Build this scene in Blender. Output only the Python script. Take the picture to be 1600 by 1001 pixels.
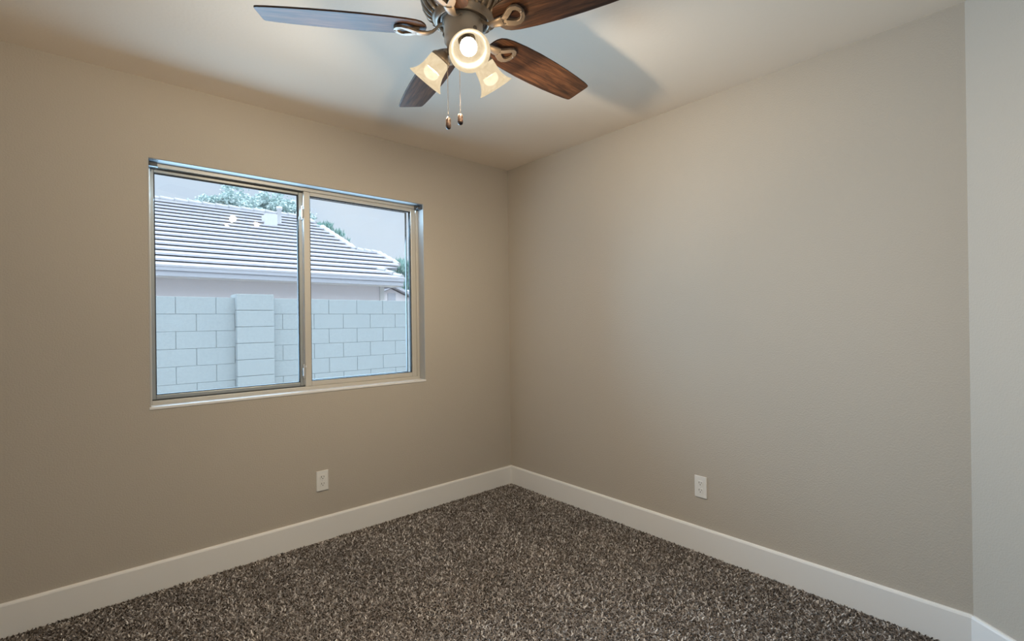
import bpy, bmesh, math, random
from mathutils import Vector, Matrix
sc = bpy.context.scene
for o in list(bpy.data.objects):
    bpy.data.objects.remove(o)
R = math.radians
PI = math.pi
COL = sc.collection

# ------------------------------------------------------------------ camera
CAM = Vector((-2.4932, -2.8719, 1.2620))
YAW, PITCH, ROLL = 0.72033, 0.00164, -0.012864
F_PX = 759.81
fw = Vector((math.sin(YAW)*math.cos(PITCH), math.cos(YAW)*math.cos(PITCH), math.sin(PITCH)))
r0 = Vector((math.cos(YAW), -math.sin(YAW), 0))
u0 = r0.cross(fw)
rt = r0*math.cos(ROLL) + u0*math.sin(ROLL)
up = -r0*math.sin(ROLL) + u0*math.cos(ROLL)
cd = bpy.data.cameras.new('camera'); cam = bpy.data.objects.new('camera', cd)
COL.objects.link(cam)
cam.matrix_world = Matrix(((rt.x, up.x, -fw.x, CAM.x), (rt.y, up.y, -fw.y, CAM.y), (rt.z, up.z, -fw.z, CAM.z), (0, 0, 0, 1)))
cd.sensor_fit = 'HORIZONTAL'; cd.sensor_width = 36.0; cd.lens = F_PX*36.0/1600.0
cd.clip_start = 0.02; cd.clip_end = 300
sc.camera = cam

# ------------------------------------------------------------------ view, world, light
vs = sc.view_settings
vs.view_transform = 'Standard'; vs.look = 'None'; vs.gamma = 1.0; vs.exposure = 0.0; vs.use_curve_mapping = False
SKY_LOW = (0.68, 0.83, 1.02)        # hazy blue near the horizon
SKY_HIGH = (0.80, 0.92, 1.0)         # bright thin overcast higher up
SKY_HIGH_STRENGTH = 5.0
LAMP_W = 42.0                        # each fan lamp
LAMP_COL = (1.0, 0.81, 0.57)
sc.cycles.max_bounces = 10; sc.cycles.diffuse_bounces = 6; sc.cycles.transparent_max_bounces = 16
sc.cycles.sample_clamp_indirect = 6.0
sc.cycles.caustics_reflective = False; sc.cycles.caustics_refractive = False
sc.cycles.use_denoising = True
sc.cycles.blur_glossy = 0.5

# added area lamp just outside the window, unseen, strengthening the sky's daylight
wl = bpy.data.lights.new('window_fill_lamp', 'AREA'); wl.shape = 'RECTANGLE'; wl.size = 1.48; wl.size_y = 1.14
wl.energy = 92.0; wl.color = (0.43, 0.715, 1.0); wl.spread = R(176)
wlo = bpy.data.objects.new('window_fill_lamp', wl); COL.objects.link(wlo)
wlo.location = (-1.512, .18, 1.47); wlo.rotation_euler = (R(-79), 0, 0)

w = bpy.data.worlds.new('sky'); sc.world = w; w.use_nodes = True
nt = w.node_tree; nt.nodes.clear()
def N(nt, t, **kw):
    n = nt.nodes.new(t)
    for k, v in kw.items():
        if k.startswith('i_'):
            n.inputs[k[2:].replace('_', ' ')].default_value = v
        else:
            setattr(n, k, v)
    return n
tc = N(nt, 'ShaderNodeTexCoord'); sep = N(nt, 'ShaderNodeSeparateXYZ')
nt.links.new(tc.outputs['Generated'], sep.inputs[0])
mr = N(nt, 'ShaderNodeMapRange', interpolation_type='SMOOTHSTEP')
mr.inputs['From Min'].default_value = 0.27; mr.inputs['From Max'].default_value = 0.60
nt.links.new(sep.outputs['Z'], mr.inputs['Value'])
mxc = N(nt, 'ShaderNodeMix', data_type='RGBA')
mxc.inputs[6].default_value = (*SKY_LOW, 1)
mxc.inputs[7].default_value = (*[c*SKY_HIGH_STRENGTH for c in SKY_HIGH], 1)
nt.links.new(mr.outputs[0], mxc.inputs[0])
cn = N(nt, 'ShaderNodeTexNoise', i_Scale=3.2, i_Detail=5.0)
nt.links.new(tc.outputs['Generated'], cn.inputs['Vector'])
cr = N(nt, 'ShaderNodeMapRange'); cr.inputs['From Min'].default_value = .42; cr.inputs['From Max'].default_value = .68
cr.inputs['To Min'].default_value = 0; cr.inputs['To Max'].default_value = .55
nt.links.new(cn.outputs['Fac'], cr.inputs['Value'])
mx2 = N(nt, 'ShaderNodeMix', data_type='RGBA', blend_type='MIX')
mx2.inputs[7].default_value = (.93, 1.0, 1.08, 1)
nt.links.new(cr.outputs[0], mx2.inputs[0]); nt.links.new(mxc.outputs[2], mx2.inputs[6])
# clouds only soften the lower sky; the bright upper sky stays as it is
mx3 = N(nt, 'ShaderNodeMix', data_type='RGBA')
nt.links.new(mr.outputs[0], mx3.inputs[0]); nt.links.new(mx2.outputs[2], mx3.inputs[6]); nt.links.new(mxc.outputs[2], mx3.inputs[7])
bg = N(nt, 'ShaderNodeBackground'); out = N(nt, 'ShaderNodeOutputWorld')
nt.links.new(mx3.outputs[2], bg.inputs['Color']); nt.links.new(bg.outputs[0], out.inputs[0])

# ------------------------------------------------------------------ materials
def mat(name, col, rough=.6, metal=0., bump=None, var=None, spec=.5, coat=0.):
    """bump=(scale, strength, distance); var=(scale, colour2, lo, hi)"""
    m = bpy.data.materials.new(name); m.use_nodes = True
    t = m.node_tree; b = t.nodes['Principled BSDF']
    b.inputs['Base Color'].default_value = (*col, 1); b.inputs['Roughness'].default_value = rough
    b.inputs['Metallic'].default_value = metal; b.inputs['Specular IOR Level'].default_value = spec
    b.inputs['Coat Weight'].default_value = coat
    co = N(t, 'ShaderNodeTexCoord')
    if var:
        n = N(t, 'ShaderNodeTexNoise', i_Scale=var[0], i_Detail=4.0); t.links.new(co.outputs['Object'], n.inputs['Vector'])
        rg = N(t, 'ShaderNodeMapRange'); rg.inputs['From Min'].default_value = var[2]; rg.inputs['From Max'].default_value = var[3]
        t.links.new(n.outputs['Fac'], rg.inputs['Value'])
        mx = N(t, 'ShaderNodeMix', data_type='RGBA'); mx.inputs[6].default_value = (*col, 1); mx.inputs[7].default_value = (*var[1], 1)
        t.links.new(rg.outputs[0], mx.inputs[0]); t.links.new(mx.outputs[2], b.inputs['Base Color'])
    if bump:
        n = N(t, 'ShaderNodeTexNoise', i_Scale=bump[0], i_Detail=3.0); t.links.new(co.outputs['Object'], n.inputs['Vector'])
        bp = N(t, 'ShaderNodeBump'); bp.inputs['Strength'].default_value = bump[1]; bp.inputs['Distance'].default_value = bump[2]
        t.links.new(n.outputs['Fac'], bp.inputs['Height']); t.links.new(bp.outputs[0], b.inputs['Normal'])
    return m

M = {}
WALL = (0.46, 0.42, 0.368)
M['wall'] = mat('wall_paint', WALL, .75, bump=(150, .6, .0022), var=(1.2, (.447, .409, .358), .3, .7), spec=.3)
M['ceiling'] = mat('ceiling_paint', (.80, .715, .615), .9, bump=(70, .25, .002), spec=.15)
M['trim'] = mat('white_trim_paint', (.77, .77, .77), .42)
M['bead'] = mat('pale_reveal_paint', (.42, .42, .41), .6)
M['head'] = mat('shaded_reveal_paint', (.24, .235, .225), .7)  # reveal paint darkened; the head's shade is put into this colour
M['plastic'] = mat('white_plastic', (.75, .75, .74), .35)
M['slot'] = mat('dark_slot', (.03, .028, .025), .6)
M['almond'] = mat('almond_aluminium', (.56, .53, .475), .42, .2)
M['alu'] = mat('grey_aluminium', (.36, .38, .38), .4, .45)
M['gasket'] = mat('black_gasket', (.025, .028, .03), .7)
M['bracket'] = mat('dark_steel_bracket', (.10, .105, .11), .65, .2)
M['latch'] = mat('pale_metal_latch', (.72, .72, .74), .3, .5)
M['pewter'] = mat('aged_pewter', (.34, .285, .23), .42, .45, bump=(60, .1, .001), var=(25, (.24, .20, .16), .35, .7))
M['pewter_lit'] = mat('lamplit_pewter', (.50, .41, .32), .5, .2)  # pewter paled; lamp light on the switch housing is put into its colour
M['pewter_arm'] = mat('brushed_pewter', (.26, .215, .17), .45, .5)
M['pewter_dark'] = mat('aged_pewter_dark', (.12, .095, .075), .5, .6)
M['chain'] = mat('chain_metal', (.20, .17, .145), .4, .7)
M['cap'] = mat('carved_brown_pendant', (.030, .015, .010), .4, .1, var=(160, (.09, .055, .035), .52, .6))

def wood():
    m = bpy.data.materials.new('walnut_blade'); m.use_nodes = True; t = m.node_tree; b = t.nodes['Principled BSDF']
    co = N(t, 'ShaderNodeTexCoord'); mp = N(t, 'ShaderNodeMapping'); mp.inputs['Scale'].default_value = (3.2, 34, 10)
    t.links.new(co.outputs['Object'], mp.inputs['Vector'])
    n = N(t, 'ShaderNodeTexNoise', i_Scale=1.6, i_Detail=8.0, i_Roughness=.65, i_Distortion=.6)
    t.links.new(mp.outputs[0], n.inputs['Vector'])
    mp2 = N(t, 'ShaderNodeMapping'); mp2.inputs['Scale'].default_value = (14, 260, 10); t.links.new(co.outputs['Object'], mp2.inputs['Vector'])
    n2 = N(t, 'ShaderNodeTexNoise', i_Scale=1.0, i_Detail=3.0); t.links.new(mp2.outputs[0], n2.inputs['Vector'])
    ad = N(t, 'ShaderNodeMath', operation='MULTIPLY_ADD'); ad.inputs[1].default_value = .35
    t.links.new(n2.outputs['Fac'], ad.inputs[0]); t.links.new(n.outputs['Fac'], ad.inputs[2])
    r = N(t, 'ShaderNodeValToRGB'); e = r.color_ramp.elements
    e[0].position = .44; e[0].color = (.013, .007, .004, 1)
    e[1].position = .93; e[1].color = (.19, .088, .040, 1)
    x = e.new(.60); x.color = (.045, .020, .010, 1)
    x = e.new(.76); x.color = (.10, .042, .019, 1)
    t.links.new(ad.outputs[0], r.inputs[0]); t.links.new(r.outputs[0], b.inputs['Base Color'])
    b.inputs['Roughness'].default_value = .52; b.inputs['Specular IOR Level'].default_value = .35
    return m
M['wood'] = wood()

def lamp_glass():
    # lit frosted glass: lets most of the bulb's light through and glows cream
    m = bpy.data.materials.new('lit_frosted_glass'); m.use_nodes = True; t = m.node_tree; t.nodes.clear()
    o = N(t, 'ShaderNodeOutputMaterial'); tr = N(t, 'ShaderNodeBsdfTransparent'); tr.inputs[0].default_value = (.20, .185, .165, 1)
    # even cream glow with faint alabaster veining; the bulb shows through as the brighter core
    co = N(t, 'ShaderNodeTexCoord')
    n = N(t, 'ShaderNodeTexNoise', i_Scale=26, i_Detail=5, i_Distortion=1.8); t.links.new(co.outputs['Object'], n.inputs['Vector'])
    r = N(t, 'ShaderNodeValToRGB'); t.links.new(n.outputs['Fac'], r.inputs[0]); e = r.color_ramp.elements
    e[0].position = .35; e[0].color = (.64, .51, .325, 1); e[1].position = .62; e[1].color = (.74, .61, .41, 1)
    em = N(t, 'ShaderNodeEmission'); t.links.new(r.outputs[0], em.inputs[0]); em.inputs[1].default_value = .98
    ad = N(t, 'ShaderNodeAddShader'); t.links.new(tr.outputs[0], ad.inputs[0]); t.links.new(em.outputs[0], ad.inputs[1])
    gl = N(t, 'ShaderNodeBsdfGlossy'); gl.inputs['Roughness'].default_value = .25
    mx = N(t, 'ShaderNodeMixShader'); mx.inputs[0].default_value = .001
    t.links.new(ad.outputs[0], mx.inputs[1]); t.links.new(gl.outputs[0], mx.inputs[2]); t.links.new(mx.outputs[0], o.inputs[0])
    return m
M['shade'] = lamp_glass()
def bulb_glass():
    m = bpy.data.materials.new('lit_bulb'); m.use_nodes = True; t = m.node_tree; t.nodes.clear()
    o = N(t, 'ShaderNodeOutputMaterial'); tr = N(t, 'ShaderNodeBsdfTransparent'); tr.inputs[0].default_value = (.9, .9, .9, 1)
    em = N(t, 'ShaderNodeEmission'); em.inputs[0].default_value = (1, .97, .93, 1); em.inputs[1].default_value = 5.0
    ad = N(t, 'ShaderNodeAddShader'); t.links.new(tr.outputs[0], ad.inputs[0]); t.links.new(em.outputs[0], ad.inputs[1]); t.links.new(ad.outputs[0], o.inputs[0])
    return m
M['bulb'] = bulb_glass()
def pane_glass():
    m = bpy.data.materials.new('window_glass'); m.use_nodes = True; t = m.node_tree; t.nodes.clear()
    o = N(t, 'ShaderNodeOutputMaterial'); tr = N(t, 'ShaderNodeBsdfTransparent'); tr.inputs[0].default_value = (.93, .95, .955, 1)
    gl = N(t, 'ShaderNodeBsdfGlossy'); gl.inputs['Roughness'].default_value = .0
    fr = N(t, 'ShaderNodeFresnel'); fr.inputs[0].default_value = 1.5
    mx = N(t, 'ShaderNodeMixShader'); t.links.new(fr.outputs[0], mx.inputs[0])
    t.links.new(tr.outputs[0], mx.inputs[1]); t.links.new(gl.outputs[0], mx.inputs[2]); t.links.new(mx.outputs[0], o.inputs[0])
    return m
M['glass'] = pane_glass()

def carpet_mat():
    m = bpy.data.materials.new('brown_carpet'); m.use_nodes = True; t = m.node_tree; b = t.nodes['Principled BSDF']
    co = N(t, 'ShaderNodeTexCoord')
    v = N(t, 'ShaderNodeTexVoronoi', i_Scale=150); 
    nz = N(t, 'ShaderNodeTexNoise', i_Scale=90, i_Detail=2)
    mxv = N(t, 'ShaderNodeMix', data_type='VECTOR'); mxv.inputs[0].default_value = .012
    t.links.new(co.outputs['Object'], nz.inputs['Vector'])
    t.links.new(co.outputs['Object'], mxv.inputs[4]); t.links.new(nz.outputs['Color'], mxv.inputs[5])
    t.links.new(mxv.outputs[1], v.inputs['Vector'])
    r = N(t, 'ShaderNodeValToRGB'); e = r.color_ramp.elements
    e[0].position = 0; e[0].color = (.050, .036, .028, 1); e[1].position = 1; e[1].color = (.36, .31, .275, 1)
    for p_, c_ in ((.3, (.085, .064, .052)), (.55, (.14, .11, .092)), (.8, (.22, .18, .155))):
        x = e.new(p_); x.color = (*c_, 1)
    sp = N(t, 'ShaderNodeSeparateColor'); t.links.new(v.outputs['Color'], sp.inputs[0]); t.links.new(sp.outputs[0], r.inputs[0])
    t.links.new(r.outputs[0], b.inputs['Base Color'])
    b.inputs['Roughness'].default_value = .95; b.inputs['Specular IOR Level'].default_value = .1
    b.inputs['Sheen Weight'].default_value = .25; b.inputs['Sheen Roughness'].default_value = .6
    n3 = N(t, 'ShaderNodeTexNoise', i_Scale=210, i_Detail=3); t.links.new(co.outputs['Object'], n3.inputs['Vector'])
    bp = N(t, 'ShaderNodeBump'); bp.inputs['Strength'].default_value = 1; bp.inputs['Distance'].default_value = .006
    bp2 = N(t, 'ShaderNodeBump'); bp2.inputs['Strength'].default_value = .8; bp2.inputs['Distance'].default_value = .006; bp2.invert = True
    t.links.new(n3.outputs['Fac'], bp.inputs['Height']); t.links.new(v.outputs['Distance'], bp2.inputs['Height'])
    t.links.new(bp.outputs[0], bp2.inputs['Normal']); t.links.new(bp2.outputs[0], b.inputs['Normal'])
    return m
M['carpet'] = carpet_mat()
# outdoors
M['block'] = mat('pale_concrete_block', (.375, .42, .452), .9, bump=(90, .5, .004), var=(40, (.345, .39, .42), .4, .62), spec=.1)
M['mortar'] = mat('pale_mortar', (.345, .385, .41), .95, spec=.1)
M['stucco'] = mat('pale_stucco', (.68, .65, .69), .9, bump=(50, .3, .004), spec=.1)
M['fascia'] = mat('painted_fascia', (.40, .41, .47), .6)
M['white_paint'] = mat('white_exterior_paint', (.6, .6, .62), .6)
M['tile'] = mat('pale_roof_tile', (.47, .465, .51), .85, var=(9, (.42, .42, .475), .4, .65), spec=.1)
M['underlay'] = mat('gap_shade_underlay', (.16, .17, .20), .9)
M['ridge'] = mat('pale_ridge_tile', (.50, .50, .53), .85, spec=.1)
M['leaf'] = mat('pale_green_leaf', (.48, .60, .60), .7, var=(1.5, (.60, .70, .71), .4, .6), spec=.2)
M['leaf2'] = mat('green_leaf', (.22, .37, .34), .7, var=(2, (.30, .45, .43), .4, .6), spec=.2)
M['bark'] = mat('bark', (.10, .075, .055), .9, bump=(20, .5, .01))
M['gravel'] = mat('yard_gravel', (.24, .22, .20), .95, bump=(60, .8, .01), var=(80, (.36, .33, .30), .4, .6))

# ------------------------------------------------------------------ mesh helpers
def box(bm, a, b, mi=0):
    x0, x1 = sorted((a[0], b[0])); y0, y1 = sorted((a[1], b[1])); z0, z1 = sorted((a[2], b[2]))
    v = [bm.verts.new(c) for c in ((x0,y0,z0),(x1,y0,z0),(x1,y1,z0),(x0,y1,z0),(x0,y0,z1),(x1,y0,z1),(x1,y1,z1),(x0,y1,z1))]
    fs = []
    for q in ((3,2,1,0),(4,5,6,7),(0,1,5,4),(1,2,6,5),(2,3,7,6),(3,0,4,7)):
        f = bm.faces.new([v[i] for i in q]); f.material_index = mi; fs.append(f)
    return fs
def prism(bm, poly, axis_fn, h0, h1, mi=0):
    """poly in 2D, axis_fn(u, v, h) -> 3D point"""
    lo = [bm.verts.new(axis_fn(u, v, h0)) for u, v in poly]; hi = [bm.verts.new(axis_fn(u, v, h1)) for u, v in poly]
    n = len(poly)
    bm.faces.new(lo[::-1]).material_index = mi; bm.faces.new(hi).material_index = mi
    for i in range(n):
        bm.faces.new((lo[i], lo[(i+1) % n], hi[(i+1) % n], hi[i])).material_index = mi
def lathe(bm, prof, seg=48, mtx=None, mi=0, cap0=False, cap1=False):
    """prof = [(radius, z)]"""
    rings = []
    for r, z in prof:
        if r < 1e-6:
            p = Vector((0, 0, z)); rings.append([bm.verts.new(mtx @ p if mtx else p)]*seg)
        else:
            ring = []
            for i in range(seg):
                a = 2*PI*i/seg; p = Vector((r*math.cos(a), r*math.sin(a), z)); ring.append(bm.verts.new(mtx @ p if mtx else p))
            rings.append(ring)
    for A, B in zip(rings, rings[1:]):
        for i in range(seg):
            j = (i+1) % seg; vs_ = []
            for v in (A[i], A[j], B[j], B[i]):
                if v not in vs_: vs_.append(v)
            if len(vs_) >= 3:
                f = bm.faces.new(vs_); f.material_index = mi; f.smooth = True
    if cap0: bm.faces.new(rings[0][::-1]).material_index = mi
    if cap1: bm.faces.new(rings[-1]).material_index = mi
def tube(bm, pts, rad, seg=10, flat=1.0, upv=Vector((0, 0, 1)), mi=0):
    """swept ellipse; rad number or list; flat scales the radius along upv"""
    pts = [Vector(p) for p in pts]; n = len(pts)
    if not isinstance(rad, (list, tuple)): rad = [rad]*n
    rings = []
    for i, p in enumerate(pts):
        t = (pts[min(i+1, n-1)] - pts[max(i-1, 0)]).normalized()
        s = t.cross(upv)
        if s.length < 1e-4: s = t.cross(Vector((1, 0, 0)))
        s.normalize(); q = s.cross(t)
        rings.append([bm.verts.new(p + s*rad[i]*math.cos(2*PI*k/seg) + q*rad[i]*flat*math.sin(2*PI*k/seg)) for k in range(seg)])
    for A, B in zip(rings, rings[1:]):
        for k in range(seg):
            f = bm.faces.new((A[k], A[(k+1) % seg], B[(k+1) % seg], B[k])); f.smooth = True; f.material_index = mi
    bm.faces.new(rings[0][::-1]).material_index = mi; bm.faces.new(rings[-1]).material_index = mi
def obj(name, bm, m, parent=None, bevel=0., smooth=False, mtx=None):
    bmesh.ops.recalc_face_normals(bm, faces=bm.faces)
    me = bpy.data.meshes.new(name); bm.to_mesh(me); bm.free()
    for x in (m if isinstance(m, (list, tuple)) else [m]): me.materials.append(x)
    o = bpy.data.objects.new(name, me); COL.objects.link(o)
    if parent: o.parent = parent
    if mtx: o.matrix_local = mtx
    if bevel:
        b = o.modifiers.new('bevel', 'BEVEL'); b.width = bevel; b.segments = 2; b.limit_method = 'ANGLE'; b.angle_limit = R(40)
    if smooth:
        for p in me.polygons: p.use_smooth = True
    return o
def tag(o, label=None, cat=None, group=None, kind=None):
    for k, v in (('label', label), ('category', cat), ('group', group), ('kind', kind)):
        if v: o[k] = v
    return o
def struct(name, bm, m, **kw):
    o = obj(name, bm, m, **kw); o['kind'] = 'structure'; return o
def empty(name, loc, label, cat, group=None, rotz=0):
    o = bpy.data.objects.new(name, None); COL.objects.link(o); o.location = loc; o.rotation_euler = (0, 0, rotz)
    o.empty_display_size = .1
    return tag(o, label, cat, group)
NB = bmesh.new

# ------------------------------------------------------------------ room shell
H = 2.44; XL = -3.02; YB = -3.03; TH = .16
DIAG0 = (0.0, -2.632)                        # where the right wall turns
DA = R(-128.15); ddir = Vector((math.cos(DA), math.sin(DA), 0))
DLEN = (YB - DIAG0[1])/ddir.y; DIAG1 = (DIAG0[0] + ddir.x*DLEN, YB)
WX0, WX1, WZ0, WZ1 = -2.265, -0.760, .871, 2.065
bm = NB(); box(bm, (XL-TH, YB-TH, -.12), (TH, TH, 0)); floor = struct('floor', bm, M['carpet'])
bm = NB(); box(bm, (XL-TH, YB-TH, H), (TH, TH, H+.12)); struct('ceiling', bm, M['ceiling'])
bm = NB()
box(bm, (XL-TH, 0, 0), (WX0, TH, H)); box(bm, (WX1, 0, 0), (TH, TH, H))
box(bm, (WX0, 0, 0), (WX1, TH, WZ0)); box(bm, (WX0, 0, WZ1), (WX1, TH, H))
struct('wall_north', bm, M['wall'])
bm = NB(); box(bm, (0, YB-TH, 0), (TH, 0, H)); struct('wall_east', bm, M['wall'])
bm = NB(); box(bm, (XL-TH, YB-TH, 0), (XL, 0, H)); struct('wall_west', bm, M['wall'])
bm = NB(); box(bm, (XL, YB-TH, 0), (DIAG1[0], YB, H)); struct('wall_south', bm, M['wall'])
bm = NB(); prism(bm, [DIAG0, (0, YB), DIAG1], lambda u, v, h: (u, v, h), 0, H); struct('wall_southeast', bm, M['wall'])
# baseboards: 14 cm boards with an eased top edge
BH, BT = .140, .014
def baseboard(name, p, q, nrm):
    p = Vector((*p, 0)); q = Vector((*q, 0)); n = Vector((*nrm, 0)).normalized(); d = (q-p); L = d.length; d.normalize()
    prof = [(0, .001), (BT, .001), (BT, BH-.010), (BT-.003, BH-.003), (BT-.007, BH), (0, BH)]
    bm = NB(); prism(bm, prof, lambda a, b, h: p + n*a + Vector((0, 0, b)) + d*h, 0, L)
    return struct(name, bm, M['trim'])
baseboard('baseboard_north', (XL, 0), (-BT, 0), (0, -1))
baseboard('baseboard_east', (0, 0), DIAG0, (-1, 0))
dn = Vector((ddir.y, -ddir.x))
if dn.x > 0: dn = -dn
baseboard('baseboard_southeast', DIAG0, DIAG1, dn)
baseboard('baseboard_west', (XL, -BT), (XL, YB), (1, 0))
baseboard('baseboard_south', (XL+BT, YB), (DIAG1[0]-.01, YB), (0, 1))

# carpet pile standing on the floor: short bent tufts in the part of the room the camera sees
def carpet_pile():
    rnd = random.Random(4)
    verts = []; faces = []
    def seen(x, y):
        d = Vector((x, y, 0)) - CAM; z = d.dot(fw)
        if z < .2: return False
        px = 800 + F_PX*d.dot(rt)/z; py = 500.5 - F_PX*d.dot(up)/z
        return -60 < px < 1660 and py < 1060
    y = -.006 - BT
    step = .0098
    while y > YB+.03:
        x = -.006 - BT
        while x > XL+.02:
            if seen(x, y):
                d = math.hypot(x-CAM.x, y-CAM.y)
                jx = x + rnd.uniform(-.004, .004); jy = y + rnd.uniform(-.004, .004)
                a = rnd.uniform(0, 2*PI); h = rnd.uniform(.006, .011); wdt = rnd.uniform(.0026, .0042)
                lx, ly = math.cos(a), math.sin(a); lean = rnd.uniform(.004, .012)
                i = len(verts)
                # three-sided bent tuft
                for k in range(3):
                    b = a + k*2.094; verts.append((jx + wdt*math.cos(b), jy + wdt*math.sin(b), 0.0))
                for k in range(3):
                    b = a + k*2.094 + .6; verts.append((jx + lx*lean*.4 + wdt*.9*math.cos(b), jy + ly*lean*.4 + wdt*.9*math.sin(b), h*.65))
                verts.append((jx + lx*lean, jy + ly*lean, h))
                for k in range(3):
                    n = (k+1) % 3
                    faces.append((i+k, i+n, i+3+n, i+3+k)); faces.append((i+3+k, i+3+n, i+6))
            x -= step
        y -= step
    me = bpy.data.meshes.new('carpet_pile'); me.from_pydata(verts, [], faces); me.materials.append(M['carpet_tuft'])
    o = bpy.data.objects.new('carpet_pile', me); COL.objects.link(o)
    return tag(o, 'short brown and grey flecked carpet pile covering the bedroom floor', 'carpet', kind='stuff')
def tuft_mat():
    m = bpy.data.materials.new('carpet_tuft'); m.use_nodes = True; t = m.node_tree; b = t.nodes['Principled BSDF']
    g = N(t, 'ShaderNodeNewGeometry'); r = N(t, 'ShaderNodeValToRGB'); e = r.color_ramp.elements
    e[0].position = 0; e[0].color = (.036, .029, .024, 1); e[1].position = 1; e[1].color = (.48, .455, .44, 1)
    for p_, c_ in ((.35, (.085, .071, .062)), (.6, (.16, .142, .130)), (.82, (.275, .255, .24))):
        x = e.new(p_); x.color = (*c_, 1)
    t.links.new(g.outputs['Random Per Island'], r.inputs[0])
    co = N(t, 'ShaderNodeTexCoord'); n = N(t, 'ShaderNodeTexNoise', i_Scale=3.5, i_Detail=3, i_Distortion=.6)
    mp = N(t, 'ShaderNodeMapping'); mp.inputs['Scale'].default_value = (1, .45, 1); mp.inputs['Rotation'].default_value = (0, 0, .6)
    t.links.new(co.outputs['Object'], mp.inputs[0]); t.links.new(mp.outputs[0], n.inputs['Vector'])
    rg = N(t, 'ShaderNodeMapRange'); rg.inputs['From Min'].default_value = .35; rg.inputs['From Max'].default_value = .65
    rg.inputs['To Min'].default_value = 1.25; rg.inputs['To Max'].default_value = 1.7
    t.links.new(n.outputs['Fac'], rg.inputs['Value'])
    mx = N(t, 'ShaderNodeVectorMath', operation='SCALE'); t.links.new(r.outputs[0], mx.inputs[0]); t.links.new(rg.outputs[0], mx.inputs['Scale'])
    t.links.new(mx.outputs[0], b.inputs['Base Color'])
    b.inputs['Roughness'].default_value = .9; b.inputs['Specular IOR Level'].default_value = .15
    return m
M['carpet_tuft'] = tuft_mat()
carpet_pile()

# ------------------------------------------------------------------ window
FY0, FY1 = .066, .125                         # frame depth inside the opening
win = bpy.data.objects.new('window_1', None); COL.objects.link(win); win.location = ((WX0+WX1)/2, FY0, WZ0)
win['kind'] = 'structure'
WL = Vector(win.location)
def wpart(name, bm, m, **kw):
    o = obj(name, bm, m, parent=kw.pop('parent', win), **kw)
    return o
def wb(bm, a, b, mi=0):                       # box in room coordinates, stored relative to the window's base
    box(bm, Vector(a)-WL, Vector(b)-WL, mi)
# white lining of the opening (reveal) and sill
bm = NB(); t_ = .004
wb(bm, (WX0, 0-.001, WZ0), (WX0+t_, FY0, WZ1)); wb(bm, (WX1-t_, -.001, WZ0), (WX1, FY0, WZ1))
wpart('window_reveal', bm, M['bead'])
bm = NB(); wb(bm, (WX0, 0, WZ1-t_), (WX1, FY0, WZ1)); wpart('window_head', bm, M['head'])
bm = NB(); wb(bm, (WX0-.003, -.004, WZ0-.008), (WX1+.003, FY0, WZ0+.005)); wpart('window_sill', bm, M['trim'], bevel=.002)
# outer frame: bars with a stepped profile, one mesh
X0, X1, Z0, Z1 = WX0+t_, WX1-t_, WZ0+.004, WZ1-t_
MX = -1.508                                   # meeting rail centre
bm = NB()
def framebars(bm, x0, x1, z0, z1, wl, wr, wb_, wt, y0, y1):
    wb(bm, (x0, y0, z0), (x0+wl, y1, z1)); wb(bm, (x1-wr, y0, z0), (x1, y1, z1))
    wb(bm, (x0+wl, y0, z0), (x1-wr, y1, z0+wb_)); wb(bm, (x0+wl, y0, z1-wt), (x1-wr, y1, z1))
framebars(bm, X0, X1, Z0, Z1, .010, .018, .020, .020, FY0, FY1)
wpart('window_frame', bm, M['almond'], bevel=.0015)
# fixed light on the right: almond frame
bm = NB(); framebars(bm, MX-.017, X1-.018, Z0+.020, Z1-.020, .036, .036, .028, .022, FY0+.006, FY0+.034)
fx = wpart('fixed_frame', bm, M['almond'], bevel=.003)
bm = NB(); g = .0035
GX0, GX1, GZ0, GZ1 = MX-.017+.036, X1-.018-.036, Z0+.048, Z1-.042
framebars(bm, GX0, GX1, GZ0, GZ1, g, g+.002, g, g, FY0+.012, FY0+.03); wpart('gasket', bm, M['gasket'], parent=fx)
bm = NB(); wb(bm, (GX0, FY0+.020, GZ0), (GX1, FY0+.024, GZ1)); wpart('glass_pane', bm, M['glass'], parent=fx)
bm = NB(); framebars(bm, GX0+.001, GX1-.014, GZ0+.002, GZ1-.002, .002, .007, .005, .003, FY0+.04, FY0+.052); wpart('screen_frame', bm, M['bracket'], parent=fx)
# sliding sash on the left: grey aluminium, set further out
SX0, SX1 = X0+.006, MX-.012
bm = NB(); framebars(bm, SX0, SX1, Z0+.020, Z1-.020, .022, .026, .024, .020, FY0+.030, FY0+.052)
sash = wpart('sliding_sash', bm, M['alu'], bevel=.003)
QX0, QX1, QZ0, QZ1 = SX0+.022, SX1-.026, Z0+.044, Z1-.040
bm = NB(); framebars(bm, QX0, QX1, QZ0, QZ1, .004, .005, .004, .004, FY0+.034, FY0+.05); wpart('gasket', bm, M['gasket'], parent=sash)
bm = NB(); wb(bm, (QX0, FY0+.040, QZ0), (QX1, FY0+.044, QZ1)); wpart('glass_pane', bm, M['glass'], parent=sash)
bm = NB(); wb(bm, (SX1-.006, FY0+.018, Z0+.03), (SX1-.002, FY0+.034, Z1-.03)); wpart('weather_strip', bm, M['trim'], parent=sash)
# two cam latches on the sash stile
for zc in (1.915, .985):
    bm = NB()
    wb(bm, (SX1-.013, FY0+.012, zc-.040), (SX1-.006, FY0+.031, zc+.040))
    wb(bm, (SX1-.018, FY0+.004, zc-.028), (SX1-.008, FY0+.014, zc+.020))
    wb(bm, (SX1-.006, FY0+.004, zc+.022), (SX1+.002, FY0+.02, zc+.034))
    wpart('sash_latch', bm, M['latch'], parent=sash, bevel=.0015)
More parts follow.
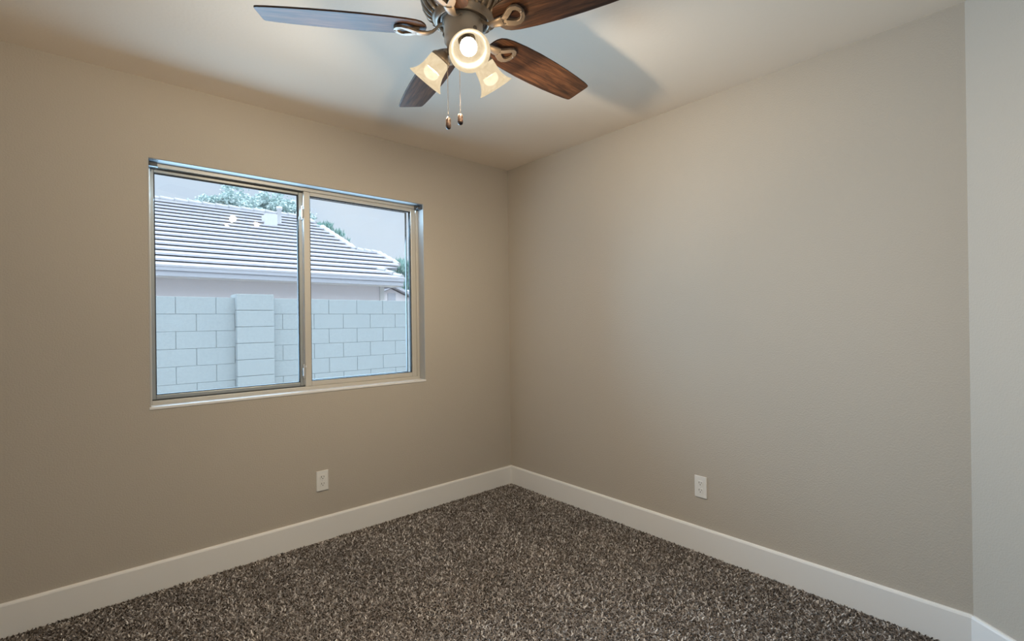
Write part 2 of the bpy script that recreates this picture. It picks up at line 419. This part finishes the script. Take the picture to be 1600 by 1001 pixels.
# tracks in the head and the sill
bm = NB(); wb(bm, (X0+.01, FY0+.022, Z1-.026), (MX, FY0+.028, Z1-.020)); wb(bm, (X0+.01, FY0+.018, Z0+.018), (MX, FY0+.028, Z0+.024))
wpart('sash_track', bm, M['gasket'])
# blind brackets left in the head corners of the opening
for i, (xa, xb) in enumerate(((WX0+.005, WX0+.043), (WX1-.043, WX1-.005))):
    bm = NB(); d0, d1 = .010, .052
    za, zb = WZ1-.036, WZ1-.004
    box(bm, (xa, d0, zb-.002), (xb, d1, zb)); box(bm, (xa, d1-.002, za), (xb, d1, zb))
    xs = xa if i == 0 else xb-.002
    box(bm, (xs, d0, za), (xs+.002, d1, zb))
    box(bm, (xa, d0, za), (xb, d0+.020, za+.003)); box(bm, (xa+.008, d0+.006, za+.003), (xb-.008, d0+.014, za+.016))
    o = obj('blind_bracket', bm, M['bracket'], bevel=.0008)
    tag(o, ['dark metal blind bracket in the top left corner of the window opening', 'dark metal blind bracket in the top right corner of the window opening'][i],
        'bracket', 'blind brackets in the window opening')

# ------------------------------------------------------------------ power outlets
def outlet(loc, rotz, label):
    t = empty('power_outlet', loc, label, 'outlet', 'wall power outlets', rotz)      # local: x = width, -y = into the room, z = up
    bm = NB(); w2, h2 = .035, .0575
    prism(bm, [(-w2, 0), (w2, 0), (w2, -.003), (w2-.004, -.0065), (-w2+.004, -.0065), (-w2, -.003)], lambda u, v, h: (u, v, h), -h2, h2)
    obj('cover_plate', bm, M['plastic'], t, bevel=.0015)
    for s in (1, -1):
        zc = s*.0195
        poly = []
        for k in range(24):
            a = 2*PI*k/24; poly.append((max(-.0145, min(.0145, .017*math.cos(a))), zc + max(-.0135, min(.0135, .017*math.sin(a)))))
        bm = NB(); prism(bm, poly, lambda u, v, h: (u, h, v), -.0085, -.0060)
        rc = obj('receptacle', bm, M['plastic'], t)
        bm = NB(); box(bm, (-.0082, -.0089, zc-.001), (-.0056, -.0084, zc+.0085)); box(bm, (.0056, -.0089, zc), (.0080, -.0084, zc+.0075))
        mt = Matrix.Translation((0, -.0084, zc-.007)) @ Matrix.Rotation(R(90), 4, 'X'); lathe(bm, [(.0026, 0), (.0026, .0005)], 12, mt, cap0=True, cap1=True)
        obj('slots', bm, M['slot'], rc)
    bm = NB(); mt = Matrix.Translation((0, -.006, 0)) @ Matrix.Rotation(R(90), 4, 'X'); lathe(bm, [(.0032, 0), (.0030, .0014), (0, .0018)], 12, mt)
    obj('screw', bm, M['latch'], t)
outlet((-1.4615, 0, .349), 0, 'white duplex power outlet on the wall below the window')
outlet((0, -1.562, .356), R(-90), 'white duplex power outlet on the plain wall right of the corner')

# ------------------------------------------------------------------ ceiling fan
FX, FY, FZ = -1.5087, -1.5158, 2.262
fan = empty('ceiling_fan', (FX, FY, H), 'five-blade walnut ceiling fan with pewter motor and three lit glass shades', 'ceiling fan')
def fz(z): return z - H
# motor housing: bowl with slotted band
bm = NB()
lathe(bm, [(0, fz(2.44)), (.085, fz(2.44)), (.092, fz(2.425)), (.105, fz(2.415)), (.132, fz(2.405)), (.140, fz(2.392)), (.141, fz(2.372)), (.137, fz(2.364)),
           (.130, fz(2.350)), (.122, fz(2.330)), (.112, fz(2.312)), (.098, fz(2.302))], 72)
lathe(bm, [(.104, fz(2.310)), (.106, fz(2.303)), (.104, fz(2.297)), (.099, fz(2.296)), (.098, fz(2.290)), (.093, fz(2.288)), (.091, fz(2.283)), (.086, fz(2.283)),
           (.084, fz(2.290)), (.080, fz(2.306))], 72)
obj('motor_housing', bm, M['pewter'], fan)
bm = NB()
for k in range(30):                           # raised ribs between the cooling slots
    a = 2*PI*k/30; pts = []
    for r, z in ((.137, 2.370), (.1375, 2.358), (.134, 2.340), (.126, 2.322), (.116, 2.308), (.105, 2.300)):
        b = a + (2.37-z)*1.6
        pts.append((r*math.cos(b), r*math.sin(b), fz(z)))
    tube(bm, pts, [.0075, .0085, .0085, .0075, .006, .005], 8, .8, Vector((math.cos(a), math.sin(a), .4)).normalized())
obj('vent_ribs', bm, M['pewter'], fan)
bm = NB()
lathe(bm, [(.080, fz(2.306)), (.080, fz(2.292)), (.076, fz(2.288)), (.070, fz(2.288))], 48)
obj('flywheel', bm, M['pewter_dark'], fan)
bm = NB()
lathe(bm, [(.066, fz(2.300)), (.067, fz(2.292)), (.069, fz(2.288)), (.067, fz(2.284)), (.0665, fz(2.226)), (.065, fz(2.219)), (.058, fz(2.213)), (.056, fz(2.205)),
           (.053, fz(2.198)), (.046, fz(2.190)), (.044, fz(2.168)), (.036, fz(2.158)), (.018, fz(2.150)), (.010, fz(2.140)), (0, fz(2.136))], 56)
obj('switch_housing', bm, M['pewter_lit'], fan)
for k in range(3):
    a = R(150 + 120*k); bm = NB()
    mt = Matrix.Translation((.066*math.cos(a), .066*math.sin(a), fz(2.240))) @ Matrix.Rotation(a, 4, 'Z') @ Matrix.Rotation(R(90), 4, 'Y')
    lathe(bm, [(.007, 0), (.0075, .002), (.006, .004), (0, .005)], 14, mt); obj('housing_screw', bm, M['chain'], fan)
# blades and their irons: local x = outwards, y = across, z = up
PIT = R(-12.0)
def blade_bm():
    half = [(.124, .000), (.126, .018), (.131, .034), (.141, .048), (.158, .057), (.19, .064), (.25, .070), (.33, .0735), (.41, .0735), (.49, .071), (.56, .0665),
            (.62, .0610), (.645, .0570), (.652, .0545), (.655, .049), (.656, .040)]
    poly = [(r, w_*1.0) for r, w_ in half] + [(r, -w_) for r, w_ in half[::-1][:-1]]
    bm = NB(); prism(bm, poly, lambda u, v, h: (u, v, h), -.003, .003); return bm
def arm_bm():
    bm = NB()
    # stem dips below the blade and rises again
    pts = [(.072, 0, .014), (.082, 0, .010), (.092, 0, -.001), (.104, -.001, -.011), (.120, -.003, -.0165), (.140, -.004, -.0175), (.158, -.004, -.016)]
    tube(bm, pts, [.014, .012, .0105, .0115, .0145, .0175, .019], 14, .36)
    # open D-shaped loop, with a thickness of its own
    outer = [(.150, -.012), (.170, -.026), (.190, -.040), (.204, -.045), (.220, -.041), (.230, -.028), (.235, -.010), (.232, .008), (.222, .022), (.206, .030), (.186, .028), (.166, .018), (.150, .008)]
    inner = [(.172, -.006), (.182, -.012), (.194, -.021), (.204, -.029), (.212, -.028), (.219, -.020), (.222, -.009), (.219, .002), (.212, .009), (.202, .011), (.190, .007), (.180, .001), (.172, -.004)]
    def zz(u): return -.016 + max(0, u-.17)*.10
    n = len(outer); V = {}
    for nm, pl in (('o', outer), ('i', inner)):
        for s, dz in ((0, 0), (1, .009)):
            V[nm, s] = [bm.verts.new((u, v, zz(u) - .004 + dz)) for u, v in pl]
    for i in range(n):
        j = (i+1) % n
        for q in ((('o',0),('i',0)), (('i',1),('o',1)), (('o',1),('o',0)), (('i',0),('i',1))):
            A, B = V[q[0]], V[q[1]]; bm.faces.new((A[i], A[j], B[j], B[i]))
    tube(bm, [(.224, -.004, zz(.22)-.001), (.219, .007, zz(.22)-.002), (.210, .014, zz(.21)-.002), (.198, .014, zz(.2)-.002)], [.003, .004, .004, .0025], 8)
    # pad that carries the blade
    box(bm, (.148, -.014, -.0135), (.170, .008, -.0031))
    return bm
fbm = blade_bm(); bme = None
for k in range(5):
    a = .07437 + k*R(72)
    mt = Matrix.Translation((0, 0, FZ-H)) @ Matrix.Rotation(a, 4, 'Z') @ Matrix.Rotation(PIT, 4, 'X')
    if k == 0:
        blade = obj('blade', fbm, M['wood'], fan, bevel=.0015, mtx=mt)
        arm = obj('blade_arm', arm_bm(), M['pewter_arm'], fan, bevel=.0025, mtx=mt)
        scws = []
        for sx, sy, sz in ((.160, -.009, -.0185), (.160, .006, -.0185), (.229, -.014, -.0140)):
            bm = NB(); m2 = Matrix.Translation((sx, sy, sz)) @ Matrix.Rotation(PI, 4, 'X'); lathe(bm, [(.0045, 0), (.004, .0016), (0, .0022)], 12, m2)
            scws.append(obj('screw', bm, M['chain'], arm))
    else:
        b2 = blade.copy(); COL.objects.link(b2); b2.parent = fan; b2.matrix_local = mt
        a2 = arm.copy(); COL.objects.link(a2); a2.parent = fan; a2.matrix_local = mt
        for q_ in scws:
            s2 = q_.copy(); COL.objects.link(s2); s2.parent = a2
# light kit
for k in range(3):
    az = R(241.68 + 120*k); tilt = R(49.0)
    ax = Vector((math.cos(az)*math.cos(tilt), math.sin(az)*math.cos(tilt), -math.sin(tilt)))
    th = Vector((.083*math.cos(az), .083*math.sin(az), fz(2.183)))
    mt = Matrix.Translation(th) @ ax.to_track_quat('Z', 'Y').to_matrix().to_4x4()
    # curved arm from the fitter to the socket cup
    bm = NB(); rad = Vector((math.cos(az), math.sin(az), 0))
    pts = [rad*.036 + Vector((0, 0, fz(2.190))), rad*.048 + Vector((0, 0, fz(2.196))), rad*.060 + Vector((0, 0, fz(2.199))), th - ax*.016]
    tube(bm, pts, [.012, .011, .011, .013], 12)
    la = obj('light_arm', bm, M['pewter'], fan)
    bm = NB(); lathe(bm, [(0, -.024), (.014, -.022), (.021, -.014), (.030, -.006), (.0355, .001), (.0365, .008), (.0345, .008), (.030, .002), (.018, 0), (0, -.001)], 32)
    obj('socket_cup', bm, M['pewter'], fan, mtx=mt)
    bm = NB()
    pr = [(.0315, .002), (.0355, .006), (.0372, .014), (.0385, .026), (.0395, .038), (.0415, .052), (.0455, .066), (.0515, .079), (.0585, .089), (.0640, .094), (.0655, .0955)]
    lathe(bm, pr + [(.0645, .0962)] + [(r-.003, z) for r, z in pr[::-1][1:]], 64)
    bq = NB(); lathe(bq, [(.017, -.001), (.016, .020), (0, .021)], 24); obj('socket', bq, M['slot'], fan, mtx=mt)
    sh = obj('lamp_shade', bm, M['shade'], fan, mtx=mt)
    bq = NB(); lathe(bq, [(.0, .0205), (.013, .0215), (.0145, .030), (.020, .040), (.0262, .0495), (.0250, .0500), (0, .0500)], 40); obj('bulb_base', bq, M['plastic'], fan, mtx=mt)
    bm = NB(); lathe(bm, [(.0262, .0502), (.0275, .058), (.0268, .066), (.0235, .073), (.017, .0785), (.009, .0815), (0, .0825)], 40)
    bb = obj('bulb', bm, M['bulb'], sh)
    ld = bpy.data.lights.new('bulb_light', 'POINT'); ld.energy = LAMP_W; ld.color = LAMP_COL; ld.shadow_soft_size = .022
    lo = bpy.data.objects.new('bulb_light', ld); COL.objects.link(lo); lo.parent = sh; lo.location = (0, 0, .076)
# pull chains, each with a carved pendant
rh = Vector((math.cos(YAW), -math.sin(YAW), 0)); fh = Vector((math.sin(YAW), math.cos(YAW), 0))
for lat, dep, zt, z1, z0 in ((-.054, -.010, 2.215, 1.963, 1.919), (-.009, -.050, 2.205, 1.957, 1.917)):
    c = rh*lat + fh*dep
    bm = NB()
    n = int((zt-z1)/.0042)
    for i in range(n):
        z = zt - i*.0042
        lathe(bm, [(0, .0017), (.0012, .0011), (.0016, 0), (.0012, -.0011), (0, -.0017)], 6, Matrix.Translation((c.x, c.y, fz(z))))
    tube(bm, [(c.x, c.y, fz(zt)), (c.x, c.y, fz(z1))], .0005, 5)
    ch = obj('pull_chain', bm, M['chain'], fan)
    L = z1-z0; bm = NB()
    lathe(bm, [(0, 0), (.0035, -.001), (.0075, -.006), (.009, -.013), (.0085, -.5*L), (.0095, -.72*L), (.0075, -.92*L), (.004, -L+.001), (0, -L)], 20, Matrix.Translation((c.x, c.y, fz(z1))))
    obj('pendant', bm, M['cap'], ch)

# ------------------------------------------------------------------ outdoors
GZ = -.32
bm = NB(); box(bm, (-14, TH, GZ-.1), (26, 40, GZ)); struct('ground', bm, M['gravel'])
# block wall: courses of 8 x 16 inch blocks with recessed joints
fence = empty('block_wall', (-.9, 3.9, GZ), 'pale grey concrete block wall with a raised pillar outside the window', 'wall')
def fb(bm, a, b, mi=0):
    o_ = Vector((-.9, 3.9, GZ)); box(bm, Vector(a)-o_, Vector(b)-o_, mi)
def run(xa, xb, off0):
    bm = NB(); top = 1.597; c = 0
    fb(bm, (xa, 3.908, GZ), (xb, 4.045, top-.004), 1)
    z = top
    while z > GZ:
        off = off0 + (.2025 if c % 2 else 0); k = math.floor((xa-off)/.405)
        while off + k*.405 < xb:
            x0 = max(xa, off + k*.405 + .004); x1 = min(xb, off + (k+1)*.405 - .004)
            if x1 - x0 > .01: fb(bm, (x0, 3.9, max(GZ, z-.2032+.0035)), (x1, 4.05, z))
            k += 1
        z -= .2032; c += 1
    return obj('block_courses', bm, [M['block'], M['mortar']], fence, bevel=.002)
run(-4.3, -1.10, -1.71); run(-.68, 3.2, .058)
bm = NB(); z = 1.640
fb(bm, (-1.09, 3.815, GZ), (-.69, 4.13, 1.63), 1)
while z > GZ:
    fb(bm, (-1.10, 3.80, max(GZ, z-.2032+.005)), (-.68, 4.14, z)); z -= .2032
obj('pillar', bm, [M['block'], M['mortar']], fence, bevel=.003)

# neighbouring house: stucco body, fascia, stepped tile roof
hx = 3.66
house = empty('neighbouring_house', (-2, 9.5, GZ), 'pale stucco house with a tiled roof beyond the block wall', 'house')
HO = Vector((-2, 9.5, GZ))
def hp(v): return Vector(v) - HO
bm = NB(); box(bm, hp((-9, 9.5, GZ)), hp((hx, 16, 2.42))); obj('stucco_wall', bm, M['stucco'], house)
bm = NB(); box(bm, hp((hx-.10, 9.46, GZ)), hp((hx+.02, 9.52, 2.40))); obj('corner_trim', bm, M['white_paint'], house)
S = .45; EZ = 2.425; EY = 9.0
def zr(y): return EZ + (y-EY)*S
bm = NB(); box(bm, hp((-9, EY-.02, 2.26)), hp((4.0, EY+.02, 2.44))); box(bm, hp((-9, EY-.045, 2.37)), hp((4.02, EY-.02, 2.44)))
box(bm, hp((3.98, EY, 2.24)), hp((4.02, 10.4, 2.42)))
obj('fascia', bm, M['fascia'], house)
bm = NB(); box(bm, hp((-9, EY, 2.25)), hp((4.0, 9.52, 2.27))); obj('soffit', bm, M['white_paint'], house)
RY = 14.67
def xmax(y):                                  # right edge of the tiled slope, from eave to ridge
    P = [(8.9, 4.10), (9.0, 4.05), (9.80, 3.60), (9.95, 4.40), (10.36, 4.54), (11.10, 4.34), (11.28, 3.70), (13.5, 3.50), (14.1, 3.40), (14.7, 3.10)]
    for (y0, x0), (y1, x1) in zip(P, P[1:]):
        if y0 <= y <= y1: return x0 + (x1-x0)*(y-y0)/(y1-y0)
    return P[-1][1]
bm = NB(); nC = 16; cy = (RY-EY)/nC
for i in range(nC):
    ya, yb = EY + i*cy, EY + (i+1)*cy
    xa, xb = xmax(ya), xmax(yb - .001)
    a = [hp((-9, ya-.05, zr(ya)+.060)), hp((xa, ya-.05, zr(ya)+.060)), hp((xb, yb+.02, zr(yb)+.004)), hp((-9, yb+.02, zr(yb)+.004))]
    b = [hp((-9, ya-.05, zr(ya)+.018)), hp((xa, ya-.05, zr(ya)+.018)), hp((xb, yb+.02, zr(yb)-.03)), hp((-9, yb+.02, zr(yb)-.03))]
    va = [bm.verts.new(v) for v in a]; vb = [bm.verts.new(v) for v in b]
    bm.faces.new(va); bm.faces.new(vb[::-1])
    for j in range(4): bm.faces.new((va[j], vb[j], vb[(j+1) % 4], va[(j+1) % 4]))
obj('tile_roof', bm, M['tile'], house)
bm = NB()                                     # underlay below the tiles, shade of the tile gaps put into its colour
P_ = [(-9, 9.0)] + [(xmax(y)-.05, y) for y in (9.02, 9.4, 9.79, 10.0, 10.3, 11.05, 11.35, 12.5, 13.5, 14.1, 14.65)] + [(-9, 14.65)]
prism(bm, P_, lambda u, v, h: hp((u, v, zr(v) + h)), -.08, -.028)
obj('roof_underlay', bm, M['underlay'], house)
bm = NB()
# back slope closes the body of the roof
for xa, xb, yr in ((-9, 3.1, RY), (3.1, 4.3, 11.2)):
    prism(bm, [(yr, zr(yr)-.02), (yr+2.2, zr(yr)-.9), (yr+2.2, zr(yr)-1.1), (yr-1.2, zr(yr)-1.1)], lambda u, v, h: hp((h, u, v)), xa, xb)
obj('back_slope', bm, M['tile'], house)
# ridge and hip cap tiles
def caps(p, q, n):
    bm = NB(); p = Vector(p); q = Vector(q)
    for i in range(n):
        a = p.lerp(q, i/n); b = p.lerp(q, (i+1.12)/n); tube(bm, [hp(a+Vector((0,0,.015))), hp(b)], [.10, .075], 8, .8)
    obj('ridge_caps', bm, M['ridge'], house)
caps((-9, RY, zr(RY)+.02), (3.1, RY, zr(RY)+.02), 34)
caps((3.14, 14.6, zr(14.6)+.03), (3.42, 14.0, zr(14.0)+.03), 3); caps((3.5, 13.5, zr(13.5)+.03), (3.68, 11.35, zr(11.35)+.03), 7)
caps((3.7, 11.25, zr(11.25)+.03), (4.34, 11.15, zr(11.15)+.03), 3); caps((4.34, 11.1, zr(11.1)+.03), (4.54, 10.25, zr(10.25)+.01), 4)
caps((4.0, 9.06, zr(9.06)+.03), (3.62, 9.70, zr(9.7)+.03), 3)
bm = NB(); box(bm, hp((1.62, 13.0, 4.2)), hp((1.95, 13.45, 4.60))); lathe(bm, [(.06, 0), (.06, .45), (.09, .46), (.09, .55), (0, .56)], 12, Matrix.Translation(hp((2.12, 13.4, 4.4))))
obj('roof_vent', bm, M['white_paint'], house)

# second house further back with a small gable
h2 = empty('gabled_house', (9, 18, GZ), 'far pale house with a small gable beside the larger roof', 'house')
O2 = Vector((9, 18, GZ))
def q2(v): return Vector(v) - O2
bm = NB(); prism(bm, [(7.2, GZ), (10.6, GZ), (10.6, 1.9), (8.3, 2.86), (7.2, 2.40)], lambda u, v, h: q2((u, h, v)), 18.0, 20.6); obj('stucco_wall', bm, M['stucco'], h2)
bm = NB()
prism(bm, [(7.0, 2.36), (8.3, 2.93), (10.9, 1.85), (10.9, 1.98), (8.3, 3.06), (7.0, 2.49)], lambda u, v, h: q2((u, h, v)), 17.7, 20.8)
obj('fascia', bm, M['fascia'], h2)
bm = NB(); box(bm, q2((8.12, 17.97, 2.25)), q2((8.52, 18.02, 2.66))); obj('window', bm, M['fascia'], h2)
bm = NB(); prism(bm, [(18.6, 2.3), (20.8, 3.05), (20.8, 2.85), (18.6, 2.1)], lambda u, v, h: q2((h, u, v)), 8.9, 14); obj('tile_roof', bm, M['tile'], h2)

# trees: trunk and limbs, with leaf clusters grown round points of a shaped crown
def tree(name, base, blobs, label, group, leafm, nleaf, size, spiky=False, seed=1):
    rnd = random.Random(seed)
    t = empty(name, base, label, 'tree', group); B = Vector(base)
    top = sum((Vector(b[0]) for b in blobs), Vector())/len(blobs) - B
    bm = NB(); tube(bm, [(0, 0, 0), (top.x*.3, top.y*.3, top.z*.4), (top.x*.8, top.y*.8, top.z*.8)], [.22, .16, .08], 10)
    for b in blobs:
        c = Vector(b[0]) - B; tube(bm, [(top.x*.4, top.y*.4, top.z*.5), ((c.x+top.x*.4)/2, c.y*.6, (c.z+top.z*.5)/2), c], [.10, .06, .02], 6)
    obj('trunk', bm, M['bark'], t)
    verts = []; faces = []
    for (c, rad) in blobs:
        c = Vector(c) - B
        cl = [c + Vector((rnd.gauss(0, .45)*rad[0], rnd.gauss(0, .45)*rad[1], rnd.gauss(0, .42)*rad[2])) for _ in range(26)]
        for _ in range(nleaf):
            p = rnd.choice(cl) + Vector((rnd.gauss(0, .15), rnd.gauss(0, .15), rnd.gauss(0, .12)))*(rad[0]**.5)
            if spiky:
                d = Vector((rnd.gauss(0, .22), rnd.gauss(0, .22), 1)).normalized(); l = size*rnd.uniform(1.5, 4.0)
            else:
                d = Vector((rnd.uniform(-1, 1), rnd.uniform(-1, 1), rnd.uniform(-.6, .8))).normalized(); l = size*rnd.uniform(.7, 1.5)
            s = d.cross(Vector((rnd.uniform(-1, 1), rnd.uniform(-1, 1), rnd.uniform(-1, 1))))
            if s.length < .1: continue
            s.normalize(); s *= size*(.22 if spiky else .38)
            i = len(verts); m_ = p + d*l*.5
            verts += [p, m_ + s, p + d*l, m_ - s]; faces.append((i, i+1, i+2, i+3))
    me = bpy.data.meshes.new('foliage'); me.from_pydata(verts, [], faces); me.materials.append(leafm)
    o = bpy.data.objects.new('foliage', me); COL.objects.link(o); o.parent = t
g_ = 'trees behind the houses'
tree('broadleaf_tree', (2.8, 21.6, GZ), [((1.65, 21.6, 6.60), (.35, .5, .30)), ((2.3, 21.6, 6.75), (.50, .6, .50)), ((3.1, 21.8, 6.75), (.65, .6, .55)), ((2.9, 21.4, 6.0), (1.0, .7, .5))],
     'pale leafy tree above the middle of the tiled roof', g_, M['leaf'], 2300, .12, seed=2)
tree('broadleaf_tree', (5.4, 25, GZ), [((4.6, 25, 7.45), (.65, .7, .6)), ((5.4, 25.1, 7.50), (.70, .7, .65)), ((6.2, 25, 7.35), (.70, .7, .65)), ((5.4, 24.8, 6.7), (1.1, .7, .5))],
     'pale leafy tree beside the window divider, right of the first crown', g_, M['leaf'], 2300, .13, seed=5)
tree('conifer_tree', (8.1, 24.4, GZ), [((7.30, 24.4, 6.45), (.20, .4, .18)), ((7.8, 24.4, 6.45), (.26, .4, .28)), ((8.3, 24.4, 6.10), (.26, .4, .28)), ((8.8, 24.4, 5.60), (.24, .4, .25))],
     'green spiky evergreen rising behind the sloping roof edge', g_, M['leaf2'], 700, .10, True, seed=7)
tree('palm_bush', (12.8, 24.4, GZ), [((12.2, 24.4, 4.6), (.4, .6, .4)), ((12.9, 24.4, 4.5), (.5, .6, .5)), ((13.5, 24.4, 4.7), (.5, .6, .5)), ((12.3, 24.4, 3.4), (.6, .6, .5)), ((13.1, 24.4, 3.3), (.6, .6, .5))],
     'green spiky bush at the right edge of the window view', g_, M['leaf2'], 1000, .12, True, seed=9)
